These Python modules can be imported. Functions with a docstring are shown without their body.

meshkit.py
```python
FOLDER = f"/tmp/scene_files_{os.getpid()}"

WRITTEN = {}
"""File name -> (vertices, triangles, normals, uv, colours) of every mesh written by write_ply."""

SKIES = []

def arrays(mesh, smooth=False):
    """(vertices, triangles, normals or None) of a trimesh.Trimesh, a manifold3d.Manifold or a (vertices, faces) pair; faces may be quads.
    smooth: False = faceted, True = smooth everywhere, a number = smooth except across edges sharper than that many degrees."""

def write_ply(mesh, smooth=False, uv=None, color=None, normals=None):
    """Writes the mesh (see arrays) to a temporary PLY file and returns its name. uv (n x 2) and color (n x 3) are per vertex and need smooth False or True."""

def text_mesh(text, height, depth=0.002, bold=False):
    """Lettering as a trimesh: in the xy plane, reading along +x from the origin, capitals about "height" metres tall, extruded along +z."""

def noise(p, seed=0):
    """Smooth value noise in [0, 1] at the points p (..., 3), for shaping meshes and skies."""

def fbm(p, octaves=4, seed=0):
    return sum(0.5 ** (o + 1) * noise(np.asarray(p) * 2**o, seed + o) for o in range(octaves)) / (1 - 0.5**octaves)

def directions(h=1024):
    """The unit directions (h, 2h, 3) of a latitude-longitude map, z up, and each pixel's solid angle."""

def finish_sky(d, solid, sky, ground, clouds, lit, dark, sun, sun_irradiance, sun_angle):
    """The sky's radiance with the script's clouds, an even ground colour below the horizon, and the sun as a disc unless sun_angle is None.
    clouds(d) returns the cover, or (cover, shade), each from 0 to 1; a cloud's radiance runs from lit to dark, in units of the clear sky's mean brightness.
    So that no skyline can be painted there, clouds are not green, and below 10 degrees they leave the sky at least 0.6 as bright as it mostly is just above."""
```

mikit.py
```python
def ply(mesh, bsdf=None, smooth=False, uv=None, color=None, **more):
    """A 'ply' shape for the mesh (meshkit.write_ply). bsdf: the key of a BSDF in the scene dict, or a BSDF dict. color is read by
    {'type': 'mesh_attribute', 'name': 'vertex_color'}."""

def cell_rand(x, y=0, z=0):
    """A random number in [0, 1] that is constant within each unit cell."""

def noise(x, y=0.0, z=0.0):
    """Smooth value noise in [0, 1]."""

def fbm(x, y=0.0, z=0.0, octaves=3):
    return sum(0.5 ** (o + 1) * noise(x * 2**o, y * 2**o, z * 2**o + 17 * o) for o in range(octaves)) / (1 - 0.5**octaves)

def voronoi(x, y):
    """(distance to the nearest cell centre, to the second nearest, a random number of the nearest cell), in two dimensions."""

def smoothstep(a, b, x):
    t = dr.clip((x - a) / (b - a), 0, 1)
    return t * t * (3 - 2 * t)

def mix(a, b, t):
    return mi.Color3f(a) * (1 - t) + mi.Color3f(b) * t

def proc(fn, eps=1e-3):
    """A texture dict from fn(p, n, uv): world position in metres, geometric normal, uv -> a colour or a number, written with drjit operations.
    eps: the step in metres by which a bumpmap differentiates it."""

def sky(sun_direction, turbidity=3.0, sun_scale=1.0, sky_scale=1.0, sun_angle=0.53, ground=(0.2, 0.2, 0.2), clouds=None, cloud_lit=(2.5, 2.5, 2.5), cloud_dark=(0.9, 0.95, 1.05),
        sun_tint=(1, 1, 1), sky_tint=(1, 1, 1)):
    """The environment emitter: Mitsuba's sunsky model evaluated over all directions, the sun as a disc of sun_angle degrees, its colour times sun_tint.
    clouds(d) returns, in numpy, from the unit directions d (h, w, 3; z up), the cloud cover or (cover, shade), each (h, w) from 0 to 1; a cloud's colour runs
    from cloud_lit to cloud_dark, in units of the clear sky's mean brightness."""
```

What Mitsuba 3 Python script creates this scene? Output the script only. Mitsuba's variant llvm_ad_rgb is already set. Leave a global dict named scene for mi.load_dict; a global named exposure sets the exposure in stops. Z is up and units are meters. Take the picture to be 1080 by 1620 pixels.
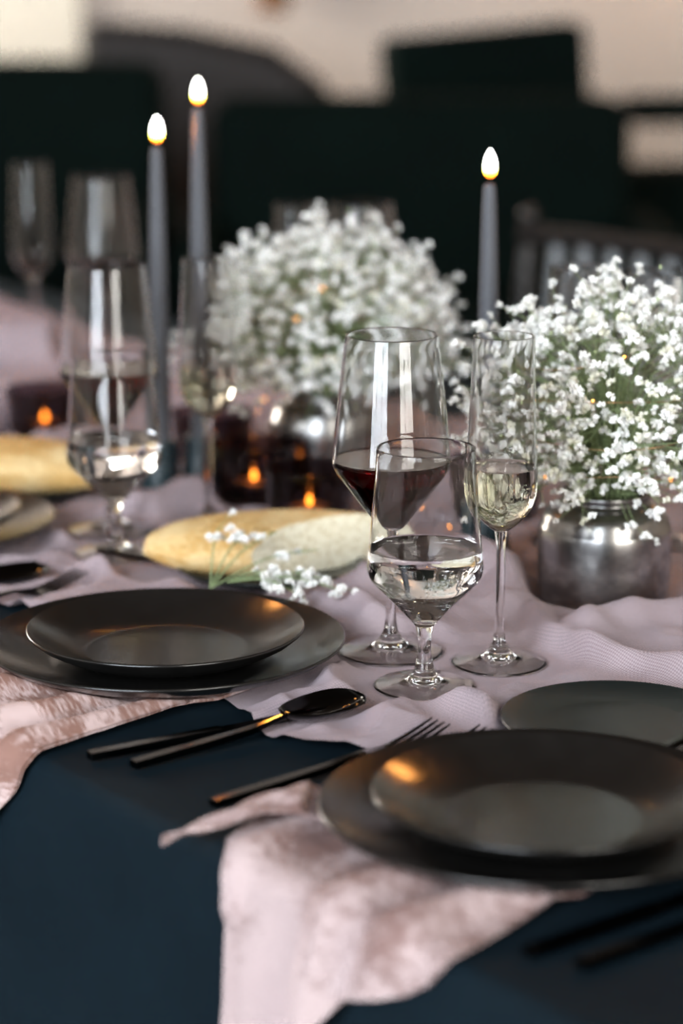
import math, random
import numpy as np, trimesh, manifold3d as m3
import drjit as dr
import mitsuba as mi
import mikit, meshkit

T = mi.ScalarTransform4f
scene, labels = {}, {}
rng = np.random.default_rng(7)
random.seed(7)

# ------------------------------------------------------------------ camera, exposure, light
exposure = -0.27
F_PX, CAM_Z = 3800.0, 1.291
PITCH = math.atan(910 / F_PX)
scene['camera'] = {
    'type': 'thinlens', 'fov': math.degrees(2 * math.atan(540 / F_PX)), 'fov_axis': 'x',
    'to_world': T().look_at(origin=[0, 0, CAM_Z], target=[0, math.cos(PITCH), CAM_Z - math.sin(PITCH)], up=[0, 0, 1]),
    'aperture_radius': 0.0150, 'focus_distance': 1.765, 'near_clip': 0.05, 'far_clip': 60.0}
# daylight: two tall curtained windows in the wall behind the camera, one far window in the left wall
WINDOW_BLUE = [11.2, 12.3, 13.4]
WINDOW_WARM = [10.6, 10.3, 9.5]
WINDOW_SIDE = [27.0, 24.5, 21.5]
FLAME = [320.0, 118.0, 22.0]
TEA = [40.0, 12.0, 1.0]
PENDANT = [48.0, 19.0, 4.6]
BULB = [16.0, 6.0, .9]

# table frame: A is a point of the near edge, E runs along the edge (towards the right), N runs across the table
A2, E2, N2 = np.array([-.213, 1.555]), np.array([.6225, -.7826]), np.array([.7826, .6225])
TOP = 0.75
EDGE_ANG = math.degrees(math.atan2(E2[1], E2[0]))
S0, S1, WID = -2.7, 1.25, 1.17


def tb(s, n, z=0.0):
    s, n = np.asarray(s, float), np.asarray(n, float)
    z = np.broadcast_to(np.asarray(z, float), np.broadcast(s, n).shape)
    s, n = np.broadcast_to(s, z.shape), np.broadcast_to(n, z.shape)
    return np.stack([A2[0] + s * E2[0] + n * N2[0], A2[1] + s * E2[1] + n * N2[1], TOP + z], -1)


def to_sn(p):
    d = np.asarray(p, float)[..., :2] - A2
    return d @ E2, d @ N2


# ------------------------------------------------------------------ materials
def rgb(r, g, b):
    return {'type': 'rgb', 'value': [r, g, b]}


def pr(color, rough=.5, two=True, **k):
    c = color if isinstance(color, dict) else rgb(*color)
    b = {'type': 'principled', 'base_color': c, 'roughness': rough, **k}
    return {'type': 'twosided', 'bsdf': b} if two else b


def bump(b, fn, scale, eps=5e-4):
    return {'type': 'bumpmap', 'arbitrary': mikit.proc(fn, eps), 'scale': scale, 'bsdf': b}


def mat(name, d):
    scene[name] = d


mix, fbm, noise, smoothstep = mikit.mix, mikit.fbm, mikit.noise, mikit.smoothstep

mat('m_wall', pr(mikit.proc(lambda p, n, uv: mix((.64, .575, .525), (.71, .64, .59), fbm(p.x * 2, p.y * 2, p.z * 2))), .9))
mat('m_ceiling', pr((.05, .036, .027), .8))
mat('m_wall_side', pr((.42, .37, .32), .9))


def floor_fn(p, n, uv):
    g = fbm(p.x * 18, p.y * 1.2, 0.0, 4)
    return mix((.030, .018, .011), (.07, .042, .025), g)


mat('m_floor', pr(mikit.proc(floor_fn), .35))
mat('m_floor2', pr((.045, .027, .017), .35))
mat('m_white_wood', pr((.6, .58, .55), .5))
mat('m_wood', pr((.08, .045, .025), .45))


def navy_fn(p, n, uv):
    a = fbm(p.x * 14, p.y * 14, p.z * 14, 4)
    b = fbm(p.x * 160, p.y * 160, p.z * 160, 2)
    return mix((.0016, .0052, .0086), (.0038, .0112, .0172), dr.clip(a * .75 + b * .25, 0, 1))


mat('m_navy', pr(mikit.proc(navy_fn), .75, sheen=.16, sheen_tint=.8, specular=.12))


def gauze_fn(p, n, uv):
    k = 2 * math.pi / .0020
    w = .5 + .25 * (dr.cos(uv.x * k) + dr.cos(uv.y * k))
    v = fbm(uv.x * 30, uv.y * 30, 0.0, 3)
    c = mix((.345, .275, .30), (.435, .355, .385), v)
    return c * (.62 + .50 * w)


def gauze_bump(p, n, uv):
    k = 2 * math.pi / .0017
    return dr.cos(uv.x * k) * dr.cos(uv.y * k)


mat('m_gauze', pr(mikit.proc(gauze_fn), .9, sheen=.25, specular=.15))


def velvet_fn(p, n, uv):
    a = fbm(uv.x * 26, uv.y * 34, 3.0, 4)
    f = fbm(uv.x * 190, uv.y * 520, 9.0, 2)
    t = smoothstep(.36, .62, a * .72 + f * .28)
    return mix((.235, .13, .105), (.54, .41, .395), t)


def velvet_pale_fn(p, n, uv):
    a = fbm(uv.x * 30, uv.y * 22, 5.0, 4)
    f = fbm(uv.x * 240, uv.y * 420, 9.0, 2)
    edge = smoothstep(-.04, .07, uv.y)
    t = smoothstep(.36, .66, a * .66 + f * .34 + edge * .30)
    return mix((.20, .125, .115), (.44, .34, .335), t)


mat('m_velvet', pr(mikit.proc(velvet_fn), .8, sheen=1.0, sheen_tint=.3, specular=.2))
mat('m_velvet_pale', pr(mikit.proc(velvet_pale_fn), .8, sheen=.8, sheen_tint=.3, specular=.2))


def glaze_fn(p, n, uv):
    return mix((.004, .0038, .0036), (.008, .0076, .0072), fbm(p.x * 60, p.y * 60, p.z * 60, 3))


mat('m_glaze', pr(mikit.proc(glaze_fn), .21, specular=.85))
mat('m_glaze_teal', pr((.006, .010, .010), .33, specular=.5))
mat('m_black_metal', pr((.030, .031, .032), .10, metallic=1.0))


def pewter_fn(p, n, uv):
    a = fbm(p.x * 55, p.y * 55, p.z * 70, 4)
    return mix((.22, .215, .215), (.42, .41, .40), smoothstep(.3, .7, a))


mat('m_pewter', pr(mikit.proc(pewter_fn), .24, metallic=1.0))
mat('m_candle', pr((.062, .065, .075), .5, specular=.4))
mat('m_holder', pr((.008, .022, .028), .3))
mat('m_wick', pr((.02, .012, .01), .9))
mat('m_flame', {'type': 'diffuse', 'reflectance': rgb(0, 0, 0)})
mat('m_wax', pr((.75, .70, .6), .5))
mat('m_alu', pr((.6, .6, .6), .3, metallic=1.0))
mat('m_glass', {'type': 'dielectric', 'int_ior': 1.5, 'ext_ior': 1.0})
mat('m_smoke', {'type': 'dielectric', 'int_ior': 1.5, 'ext_ior': 1.0, 'specular_transmittance': rgb(.46, .40, .43)})
mat('m_water_side', {'type': 'dielectric', 'int_ior': 1.333, 'ext_ior': 1.5})
mat('m_water_top', {'type': 'dielectric', 'int_ior': 1.333, 'ext_ior': 1.0})
mat('m_champ_side', {'type': 'dielectric', 'int_ior': 1.34, 'ext_ior': 1.5, 'specular_transmittance': rgb(.98, .965, .88)})
mat('m_champ_top', {'type': 'dielectric', 'int_ior': 1.34, 'ext_ior': 1.0, 'specular_transmittance': rgb(.98, .97, .90)})
mat('m_wine_side', {'type': 'dielectric', 'int_ior': 1.345, 'ext_ior': 1.5, 'specular_transmittance': rgb(.16, .008, .012)})
mat('m_wine_top', {'type': 'dielectric', 'int_ior': 1.345, 'ext_ior': 1.0, 'specular_transmittance': rgb(.22, .012, .018)})
mat('m_flame_emit', {'type': 'diffuse', 'reflectance': rgb(0, 0, 0)})
mat('m_bubble', {'type': 'dielectric', 'int_ior': 1.0, 'ext_ior': 1.333})


def crust_fn(p, n, uv):
    a = fbm(p.x * 40, p.y * 40, p.z * 40, 4)
    f = fbm(p.x * 300, p.y * 300, p.z * 300, 2)
    return mix((.52, .30, .085), (.74, .55, .28), smoothstep(.3, .72, a * .7 + f * .3))


def crumb_fn(p, n, uv):
    f = fbm(p.x * 260, p.y * 260, p.z * 260, 3)
    return mix((.58, .50, .33), (.78, .72, .55), smoothstep(.25, .6, f))


mat('m_crust', pr(mikit.proc(crust_fn), .75))
mat('m_crumb', bump(pr(mikit.proc(crumb_fn), .9), lambda p, n, uv: fbm(p.x * 400, p.y * 400, p.z * 400, 2), .0012))
mat('m_petal', {'type': 'twosided', 'bsdf': {'type': 'diffuse', 'reflectance': rgb(.86, .86, .84)}})
mat('m_petal_cream', {'type': 'twosided', 'bsdf': {'type': 'diffuse', 'reflectance': rgb(.78, .77, .66)}})
mat('m_stem', pr((.20, .26, .12), .6))
mat('m_bud', pr((.36, .43, .22), .6))
mat('m_copper', pr((.75, .42, .22), .3, metallic=1.0))
mat('m_green_velvet', pr(mikit.proc(lambda p, n, uv: mix((.0008, .0034, .0028), (.0018, .0075, .0062), fbm(p.x * 5, p.y * 5, p.z * 5))), .9, specular=.1))
mat('m_brown_leather', pr((.012, .009, .009), .6))
mat('m_dark_wood', pr((.006, .0045, .004), .5))
mat('m_lacquer', pr((.010, .010, .011), .25))
mat('m_pale_lacquer', pr((.17, .19, .21), .35))
mat('m_cream', pr((.88, .85, .74), .8))
mat('m_amber', pr((.22, .085, .02), .3))
mat('m_shade', pr((.8, .6, .4), .8))


# ------------------------------------------------------------------ registering
def key_for(name):
    if name not in scene:
        return name
    k = 1
    while f'{name}_{k:03d}' in scene:
        k += 1
    return f'{name}_{k:03d}'


TAKEN = {}
GROUPS = {'dinner_plate': 'black dinner plates', 'salad_plate': 'black salad plates', 'side_plate': 'small dark side plates', 'water_goblet': 'water goblets', 'champagne_flute': 'champagne flutes',
          'wine_glass': 'large wine glasses', 'vase': 'pewter jars with flowers', 'gypsophila_bouquet': 'white bouquets on the table', 'taper_candle': 'dark taper candles', 'candle_holder': 'candle holders on the table',
          'votive_holder': 'smoked glass votives', 'tea_light': 'tea lights in the votives', 'fairy_light_string': 'fairy lights in the bouquets', 'fork': 'black forks', 'spoon': 'black spoons', 'table_knife': 'black table knives',
          'butter_knife': 'small butter knives', 'napkin': 'velvet napkins', 'bread': 'loaves on the side plates', 'gypsophila_sprig': 'loose flower sprigs', 'sofa': 'green velvet sofas'}


def thing(name, label, cat, group=None, kind=None):
    TAKEN[name] = TAKEN.get(name, -1) + 1
    key = name if TAKEN[name] == 0 else f'{name}_{TAKEN[name]:03d}'
    d = {}
    group = group or GROUPS.get(name)
    if label: d['label'] = label
    if cat: d['category'] = cat
    if group: d['group'] = group
    if kind: d['kind'] = kind
    labels[key] = d
    return key


def part(parent, name, shape, label=None, kind=None):
    key = key_for(f'{parent}__{name}')
    scene[key] = shape
    d = {}
    if label: d['label'] = label
    if kind: d['kind'] = kind
    if d: labels[key] = d
    return key


def single(name, shape, label, cat, group=None, kind=None):
    key = thing(name, label, cat, group, kind)
    scene[key] = shape
    return key


def struct(name, shape, label=None):
    scene[name] = shape
    labels[name] = {'kind': 'structure', **({'label': label} if label else {})}
    return name


def at(shape, M):
    return {**shape, 'to_world': M}


def place(x, y, z, rz=0.0, s=1.0):
    return T().translate([x, y, z]).rotate([0, 0, 1], rz).scale(s)


# ------------------------------------------------------------------ mesh helpers
def boxm(x0, x1, y0, y1, z0, z1):
    b = trimesh.creation.box((x1 - x0, y1 - y0, z1 - z0))
    b.apply_translation(((x0 + x1) / 2, (y0 + y1) / 2, (z0 + z1) / 2))
    return b


def rbox(x0, x1, y0, y1, z0, z1, r, seg=12):
    pts = []
    s = trimesh.creation.icosphere(2, r).vertices
    for x in (x0 + r, x1 - r):
        for y in (y0 + r, y1 - r):
            for z in (z0 + r, z1 - r):
                pts.append(s + (x, y, z))
    return trimesh.convex.convex_hull(np.vstack(pts))


def lathe(prof, seg=72, closed=False):
    """rings of (r, z); r = 0 ends become poles. The side left of the path direction (r right, z up, going up) faces outwards."""
    prof = np.asarray(prof, float)
    a = np.linspace(0, 2 * np.pi, seg, endpoint=False)
    v, idx = [], []
    for r, z in prof:
        if r < 1e-7:
            idx.append([len(v)] * seg)
            v.append((0, 0, z))
        else:
            idx.append(list(range(len(v), len(v) + seg)))
            v += [(r * math.cos(t), r * math.sin(t), z) for t in a]
    f = []
    for i in range(len(prof) - 1):
        p, q = idx[i], idx[i + 1]
        for k in range(seg):
            l = (k + 1) % seg
            if p[k] != p[l]: f.append((p[k], p[l], q[k]))
            if q[k] != q[l]: f.append((p[l], q[l], q[k]))
    return trimesh.Trimesh(v, f, process=False)


def curve(pts, n=40):
    """Catmull-Rom through the points."""
    P = np.asarray(pts, float)
    P = np.vstack([2 * P[0] - P[1], P, 2 * P[-1] - P[-2]])
    out = []
    m = len(P) - 3
    for t in np.linspace(0, m, n):
        i = min(int(t), m - 1)
        u = t - i
        a, b, c, d = P[i:i + 4]
        out.append(.5 * (2 * b + (c - a) * u + (2 * a - 5 * b + 4 * c - d) * u * u + (3 * b - a - 3 * c + d) * u ** 3))
    return np.array(out)


def tube(path, rad, seg=8, cap=True):
    P = np.asarray(path, float)
    R = np.broadcast_to(np.asarray(rad, float), (len(P),))
    t = np.gradient(P, axis=0)
    t /= np.linalg.norm(t, axis=1, keepdims=True) + 1e-12
    up = np.array([0, 0, 1.0]) if abs(t[0, 2]) < .9 else np.array([1.0, 0, 0])
    v = []
    for i in range(len(P)):
        x = np.cross(up, t[i]); x /= np.linalg.norm(x) + 1e-12
        y = np.cross(t[i], x)
        up = y if abs(np.dot(y, t[i])) < .9 else up
        up = np.cross(t[i], x)
        for k in range(seg):
            a = 2 * np.pi * k / seg
            v.append(P[i] + R[i] * (math.cos(a) * x + math.sin(a) * y))
    f = []
    for i in range(len(P) - 1):
        for k in range(seg):
            l = (k + 1) % seg
            a, b, c, d = i * seg + k, i * seg + l, (i + 1) * seg + k, (i + 1) * seg + l
            f += [(a, b, c), (b, d, c)]
    if cap:
        v += [P[0], P[-1]]
        n0, n1, last = len(v) - 2, len(v) - 1, (len(P) - 1) * seg
        for k in range(seg):
            l = (k + 1) % seg
            f += [(n0, l, k), (n1, last + k, last + l)]
    return trimesh.Trimesh(v, f, process=False)


def loft(sections):
    """closed rings (m, 3) of equal length joined, capped with fans."""
    S = [np.asarray(s, float) for s in sections]
    m = len(S[0])
    v = np.vstack(S + [S[0].mean(0)[None], S[-1].mean(0)[None]])
    f = []
    for i in range(len(S) - 1):
        for k in range(m):
            l = (k + 1) % m
            a, b, c, d = i * m + k, i * m + l, (i + 1) * m + k, (i + 1) * m + l
            f += [(a, b, c), (b, d, c)]
    n0, n1, last = len(v) - 2, len(v) - 1, (len(S) - 1) * m
    for k in range(m):
        l = (k + 1) % m
        f += [(n0, l, k), (n1, last + k, last + l)]
    t = trimesh.Trimesh(v, f, process=False)
    if t.volume < 0: t.invert()
    return t


def grid_sheet(P, thick=0.0):
    """a (a, b, 3) grid of points as a sheet; thick > 0 makes it a closed slab (offset along the normals)."""
    a, b = P.shape[:2]
    i = np.arange(a * b).reshape(a, b)
    q = np.stack([i[:-1, :-1], i[1:, :-1], i[1:, 1:], i[:-1, 1:]], -1).reshape(-1, 4)
    f = np.vstack([q[:, [0, 1, 2]], q[:, [0, 2, 3]]])
    v = P.reshape(-1, 3)
    if thick <= 0:
        return trimesh.Trimesh(v, f, process=False)
    n = trimesh.Trimesh(v, f, process=False).vertex_normals
    v2 = v - n * thick
    m = a * b
    rim = np.concatenate([i[0, :], i[1:, -1], i[-1, -2::-1], i[-2:0:-1, 0]])
    r2 = np.roll(rim, -1)
    side = np.vstack([np.stack([rim, rim + m, r2], -1), np.stack([r2, rim + m, r2 + m], -1)])
    return trimesh.Trimesh(np.vstack([v, v2]), np.vstack([f, f[:, ::-1] + m, side]), process=False)


def cat_m(ms):
    return trimesh.util.concatenate(ms)


def polyline_dist(s, n, pts):
    """distance to a polyline in the (s, n) plane and the fraction along it."""
    best, frac = np.full(s.shape, 9.0), np.zeros(s.shape)
    pts = np.asarray(pts, float)
    L = np.concatenate([[0], np.cumsum(np.linalg.norm(np.diff(pts, axis=0), axis=1))])
    for k in range(len(pts) - 1):
        d = pts[k + 1] - pts[k]
        t = np.clip(((s - pts[k, 0]) * d[0] + (n - pts[k, 1]) * d[1]) / (d @ d), 0, 1)
        q = np.hypot(s - pts[k, 0] - t * d[0], n - pts[k, 1] - t * d[1])
        c = q < best
        best = np.where(c, q, best)
        frac = np.where(c, (L[k] + t * (L[k + 1] - L[k])) / L[-1], frac)
    return best, frac


def sst(a, b, x):
    t = np.clip((x - a) / (b - a), 0, 1)
    return t * t * (3 - 2 * t)


# ------------------------------------------------------------------ the room
RX0, RX1, RY0, RY1, RZ = -5.0, 5.2, -2.2, 9.5, 4.2
struct('floor', mikit.ply(boxm(RX0, RX1, RY0, RY1, -.1, -.012), 'm_floor'), 'dark wooden plank floor of the room')
pl = mikit.ply(boxm(-.0715, .0715, -1.17, 1.17, -.012, 0), 'm_floor')
k = 0
for i, x in enumerate(np.arange(-2.85, 2.6, .145)):
    for y in np.arange(.65 + (i % 2) * 1.1, 8.3, 2.35):
        part('floor', 'plank', at(pl, T().translate([x, y, 0])))
        k += 1
struct('ceiling', mikit.ply(boxm(RX0, RX1, RY0, RY1, RZ, RZ + .1), 'm_ceiling'))
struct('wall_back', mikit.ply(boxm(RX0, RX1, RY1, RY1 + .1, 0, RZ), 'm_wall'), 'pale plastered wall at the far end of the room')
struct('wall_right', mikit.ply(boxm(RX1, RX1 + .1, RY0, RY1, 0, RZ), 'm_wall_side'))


def wall_with_holes(axis, c, lo, hi, holes):
    """pieces of a wall at coordinate c (thickness .2 outwards), open at holes (a0, a1, z0, z1)."""
    ms, cur = [], lo
    def add(a0, a1, z0, z1):
        ms.append(boxm(a0, a1, c - .2, c, z0, z1) if axis == 'x' else boxm(c - .2, c, a0, a1, z0, z1))
    for a0, a1, z0, z1 in sorted(holes):
        add(cur, a0, 0, RZ); add(a0, a1, 0, z0); add(a0, a1, z1, RZ)
        cur = a1
    add(cur, hi, 0, RZ)
    return cat_m(ms)


W1, W2, W3 = (-3.8, -.66, .64, 3.75), (1.15, 3.9, .64, 3.75), (6.6, 9.2, .9, 2.9)
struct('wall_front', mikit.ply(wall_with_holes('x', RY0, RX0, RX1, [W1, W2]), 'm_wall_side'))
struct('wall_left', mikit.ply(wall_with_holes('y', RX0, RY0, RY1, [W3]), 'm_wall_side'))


def window(name, axis, c, w, rad, weight, muntins):
    struct(name, mikit.ply(cat_m([
        (boxm(a0, a1, c - .12, c - .04, z0, z1) if axis == 'x' else boxm(c - .12, c - .04, a0, a1, z0, z1))
        for a0, a1, z0, z1 in [(w[0], w[0] + .06, w[2], w[3]), (w[1] - .06, w[1], w[2], w[3]), (w[0], w[1], w[2], w[2] + .06), (w[0], w[1], w[3] - .06, w[3])] +
        [(m - .03, m + .03, w[2], w[3]) for m in muntins]]), 'm_white_wood'))
    edges = [w[0] + .06] + [x for m in muntins for x in (m - .03, m + .03)] + [w[1] - .06]
    for i in range(0, len(edges), 2):
        a0, a1, z0, z1 = edges[i], edges[i + 1], w[2] + .06, w[3] - .06
        if axis == 'x':
            v = [(a0, c - .09, z0), (a0, c - .09, z1), (a1, c - .09, z1), (a1, c - .09, z0)]
        else:
            v = [(c - .09, a0, z0), (c - .09, a1, z0), (c - .09, a1, z1), (c - .09, a0, z1)]
        msh = trimesh.Trimesh(v, [(0, 1, 2), (0, 2, 3)], process=False)
        want = np.array([0, 1.0, 0]) if axis == 'x' else np.array([1.0, 0, 0])
        if msh.face_normals[0] @ want < 0: msh.invert()
        part(name, 'pane', mikit.ply(msh, 'm_flame', emitter={'type': 'area', 'radiance': rgb(*rad), 'sampling_weight': weight}))


window('window_1', 'x', RY0, W1, WINDOW_BLUE, 14.0, [-1.6, -2.7])
window('window_2', 'x', RY0, W2, WINDOW_WARM, 14.0, [2.05, 3.0])
window('window_3', 'y', RX0, W3, WINDOW_SIDE, 8.0, [7.9])

# ------------------------------------------------------------------ the table and its cloth
t = thing('dining_table', 'long dining table hidden under the dark navy velvet cloth', 'table')
corners = [tb(S0 + .01, .01), tb(S1 - .01, .01), tb(S1 - .01, WID - .01), tb(S0 + .01, WID - .01)]
cx, cy, _ = np.mean(corners, 0)
part(t, 'tabletop', at(mikit.ply(boxm(-(S1 - S0) / 2 + .012, (S1 - S0) / 2 - .012, -WID / 2 + .012, WID / 2 - .012, .705, .744), 'm_wood'), place(cx, cy, 0, EDGE_ANG)))
for s in (S0 + .15, S1 - .15):
    for n in (.15, WID - .15):
        p = tb(s, n)
        part(t, 'leg', at(mikit.ply(boxm(-.04, .04, -.04, .04, 0.003, .704), 'm_wood'), place(p[0], p[1], 0, EDGE_ANG)))


def cloth_profile():
    """(n, z) across the table, from the near hem over the top to the far hem."""
    q = []
    for z in np.linspace(-.70, -.02, 60): q.append((-.004, z))
    for a in np.linspace(0, 90, 9)[1:]: q.append((-.004 + .014 - .014 * math.cos(math.radians(a)), -.014 + .014 * math.sin(math.radians(a))))
    for n in np.linspace(.014, WID - .014, 90): q.append((n, 0))
    for a in np.linspace(0, 90, 9)[1:]: q.append((WID - .010 + .014 * math.sin(math.radians(a)), -.014 + .014 * math.cos(math.radians(a))))
    for z in np.linspace(-.03, -.70, 20): q.append((WID + .004, z))
    return np.array(q)


prof = cloth_profile()
ss = np.linspace(S0 - .004, S1 + .004, 420)
Sg, Ng = np.meshgrid(ss, prof[:, 0], indexing='ij')
Zg = np.broadcast_to(prof[:, 1], Sg.shape).copy()
down = np.clip(-Zg / .7, 0, 1)
wav = (meshkit.fbm(np.stack([Sg * 5.0, Zg * .9, np.full_like(Sg, 2.2)], -1), 3) - .5)
wr = (meshkit.fbm(np.stack([Sg * 22 + Zg * 20, Zg * 14 - Sg * 9, np.full_like(Sg, 4.2)], -1), 3) - .5)
side = np.where(Ng < .3, -1.0, 1.0)
off = np.where(Zg < -.012, side * (np.abs(wav) * .16 * sst(.0, .9, down) + (wr + .5) * .006 * sst(.01, .06, down)), 0)
wt = meshkit.fbm(np.stack([Sg * 20, Ng * 26, np.full_like(Sg, 7.7)], -1), 3) - .5
Zg = np.where(Zg > -.001, Zg + wt * .0012 - .0008, Zg)
P = tb(Sg, Ng + off, 0)
P[..., 2] = TOP + Zg
cl = grid_sheet(P)
single('tablecloth', mikit.ply(cl, 'm_navy', smooth=True), 'dark navy velvet tablecloth hanging over the near edge of the table', 'tablecloth')

# ------------------------------------------------------------------ where things stand on the table (world x, y)
WATER_R, FLUTE_R, CAB_R = (.061, 1.696), (.120, 1.755), (.038, 1.785)
WATER_L, FLUTE_L, CAB_L = (-.202, 2.089), (-.124, 2.195), (-.214, 2.178)
VASE_R, VASE_L = (.218, 1.931), (-.0175, 2.385)
CAND = [((.129, 2.066), .336, 'right'), ((-.179, 2.327), .345, 'left'), ((-.140, 2.350), .380, 'mid')]
CH_R, CH_L, CH_L2 = (.122, 1.392), (-.134, 1.749), (-.399, 2.133)
BP_R, BP_L, BP_L2 = (.192, 1.585), (-.062, 2.013), (-.325, 2.327)
VOT = [(-.030, 2.195), (-.327, 2.600), (.150, 2.235), (-.135, 2.47), (-.086, 2.303)]
FAR = [('flute', (-.406, 3.15)), ('cab', (-.301, 3.02)), ('flute', (-.052, 2.66)), ('cab', (.022, 2.70)), ('flute', (.210, 2.14)), ('cab', (.290, 2.13))]
KNIVES = [((-.170, 1.535), (.017, 1.640)), ]
flat_spots = [(WATER_R, .054), (FLUTE_R, .050), (CAB_R, .048), (WATER_L, .042), (FLUTE_L, .042), (CAB_L, .046), (VASE_R, .056), (VASE_L, .056),
              (CH_R, .122), (CH_L, .122), (CH_L2, .122), ((.050, 2.028), .045), ((-.145, 2.016), .045), ((-.425, 2.33), .045), ((-.235, 2.34), .045), (BP_R, .076), (BP_L, .076), (BP_L2, .076)] + [(c[0], .025) for c in CAND] + [(v, .042) for v in VOT] + [(p, .052) for _, p in FAR]
flat_lines = [((-.17, 1.535), (.017, 1.64)), ((-.139, 1.518), (.004, 1.628)), ((-.082, 1.444), (.063, 1.565)), ((-.054, 1.427), (.093, 1.556)),
              ((-.408, 1.885), (-.252, 2.0)), ((-.440, 1.910), (-.275, 2.030)), ((-.370, 1.846), (-.226, 1.966)), ((-.215, 2.062), (-.135, 2.008))]

# ------------------------------------------------------------------ runner
FOLDS = [  # (polyline in (s, n), height, width)
    ([(.10, .63), (.065, .601), (.052, .555), (.043, .507), (.049, .463), (.062, .428)], .016, .020),
    ([(-.04, .50), (.022, .459), (.066, .444), (.12, .445), (.175, .456), (.24, .47)], .013, .012),
    ([(-.145, .38), (-.139, .479), (-.121, .519), (-.085, .52), (-.05, .49)], .032, .026),
    ([(-.012, .24), (.017, .258), (.071, .245), (.141, .207), (.18, .18)], .013, .015),
    ([(.095, .254), (.109, .278), (.155, .279), (.24, .262)], .011, .013),
    ([(-.50, .38), (-.479, .408), (-.468, .483), (-.40, .507), (-.33, .52)], .018, .016),
    ([(-.53, .42), (-.52, .461), (-.507, .564), (-.46, .60)], .018, .016),
    ([(-.40, .22), (-.358, .258), (-.317, .309), (-.271, .317)], .011, .014),
    ([(-.95, .48), (-.974, .538), (-.988, .613), (-1.016, .70)], .032, .035),
    ([(-1.36, .66), (-1.315, .73), (-1.27, .787), (-1.18, .86)], .052, .05),
    ([(-.02, .33), (-.033, .361), (-.114, .376), (-.201, .46), (-.26, .47)], .013, .013),
    ([(-1.7, .72), (-1.62, .85), (-1.5, .95)], .04, .05),
    ([(-.75, .35), (-.78, .45), (-.80, .60)], .02, .03),
    ([(.30, .50), (.24, .53), (.20, .60)], .012, .02),
]


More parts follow.
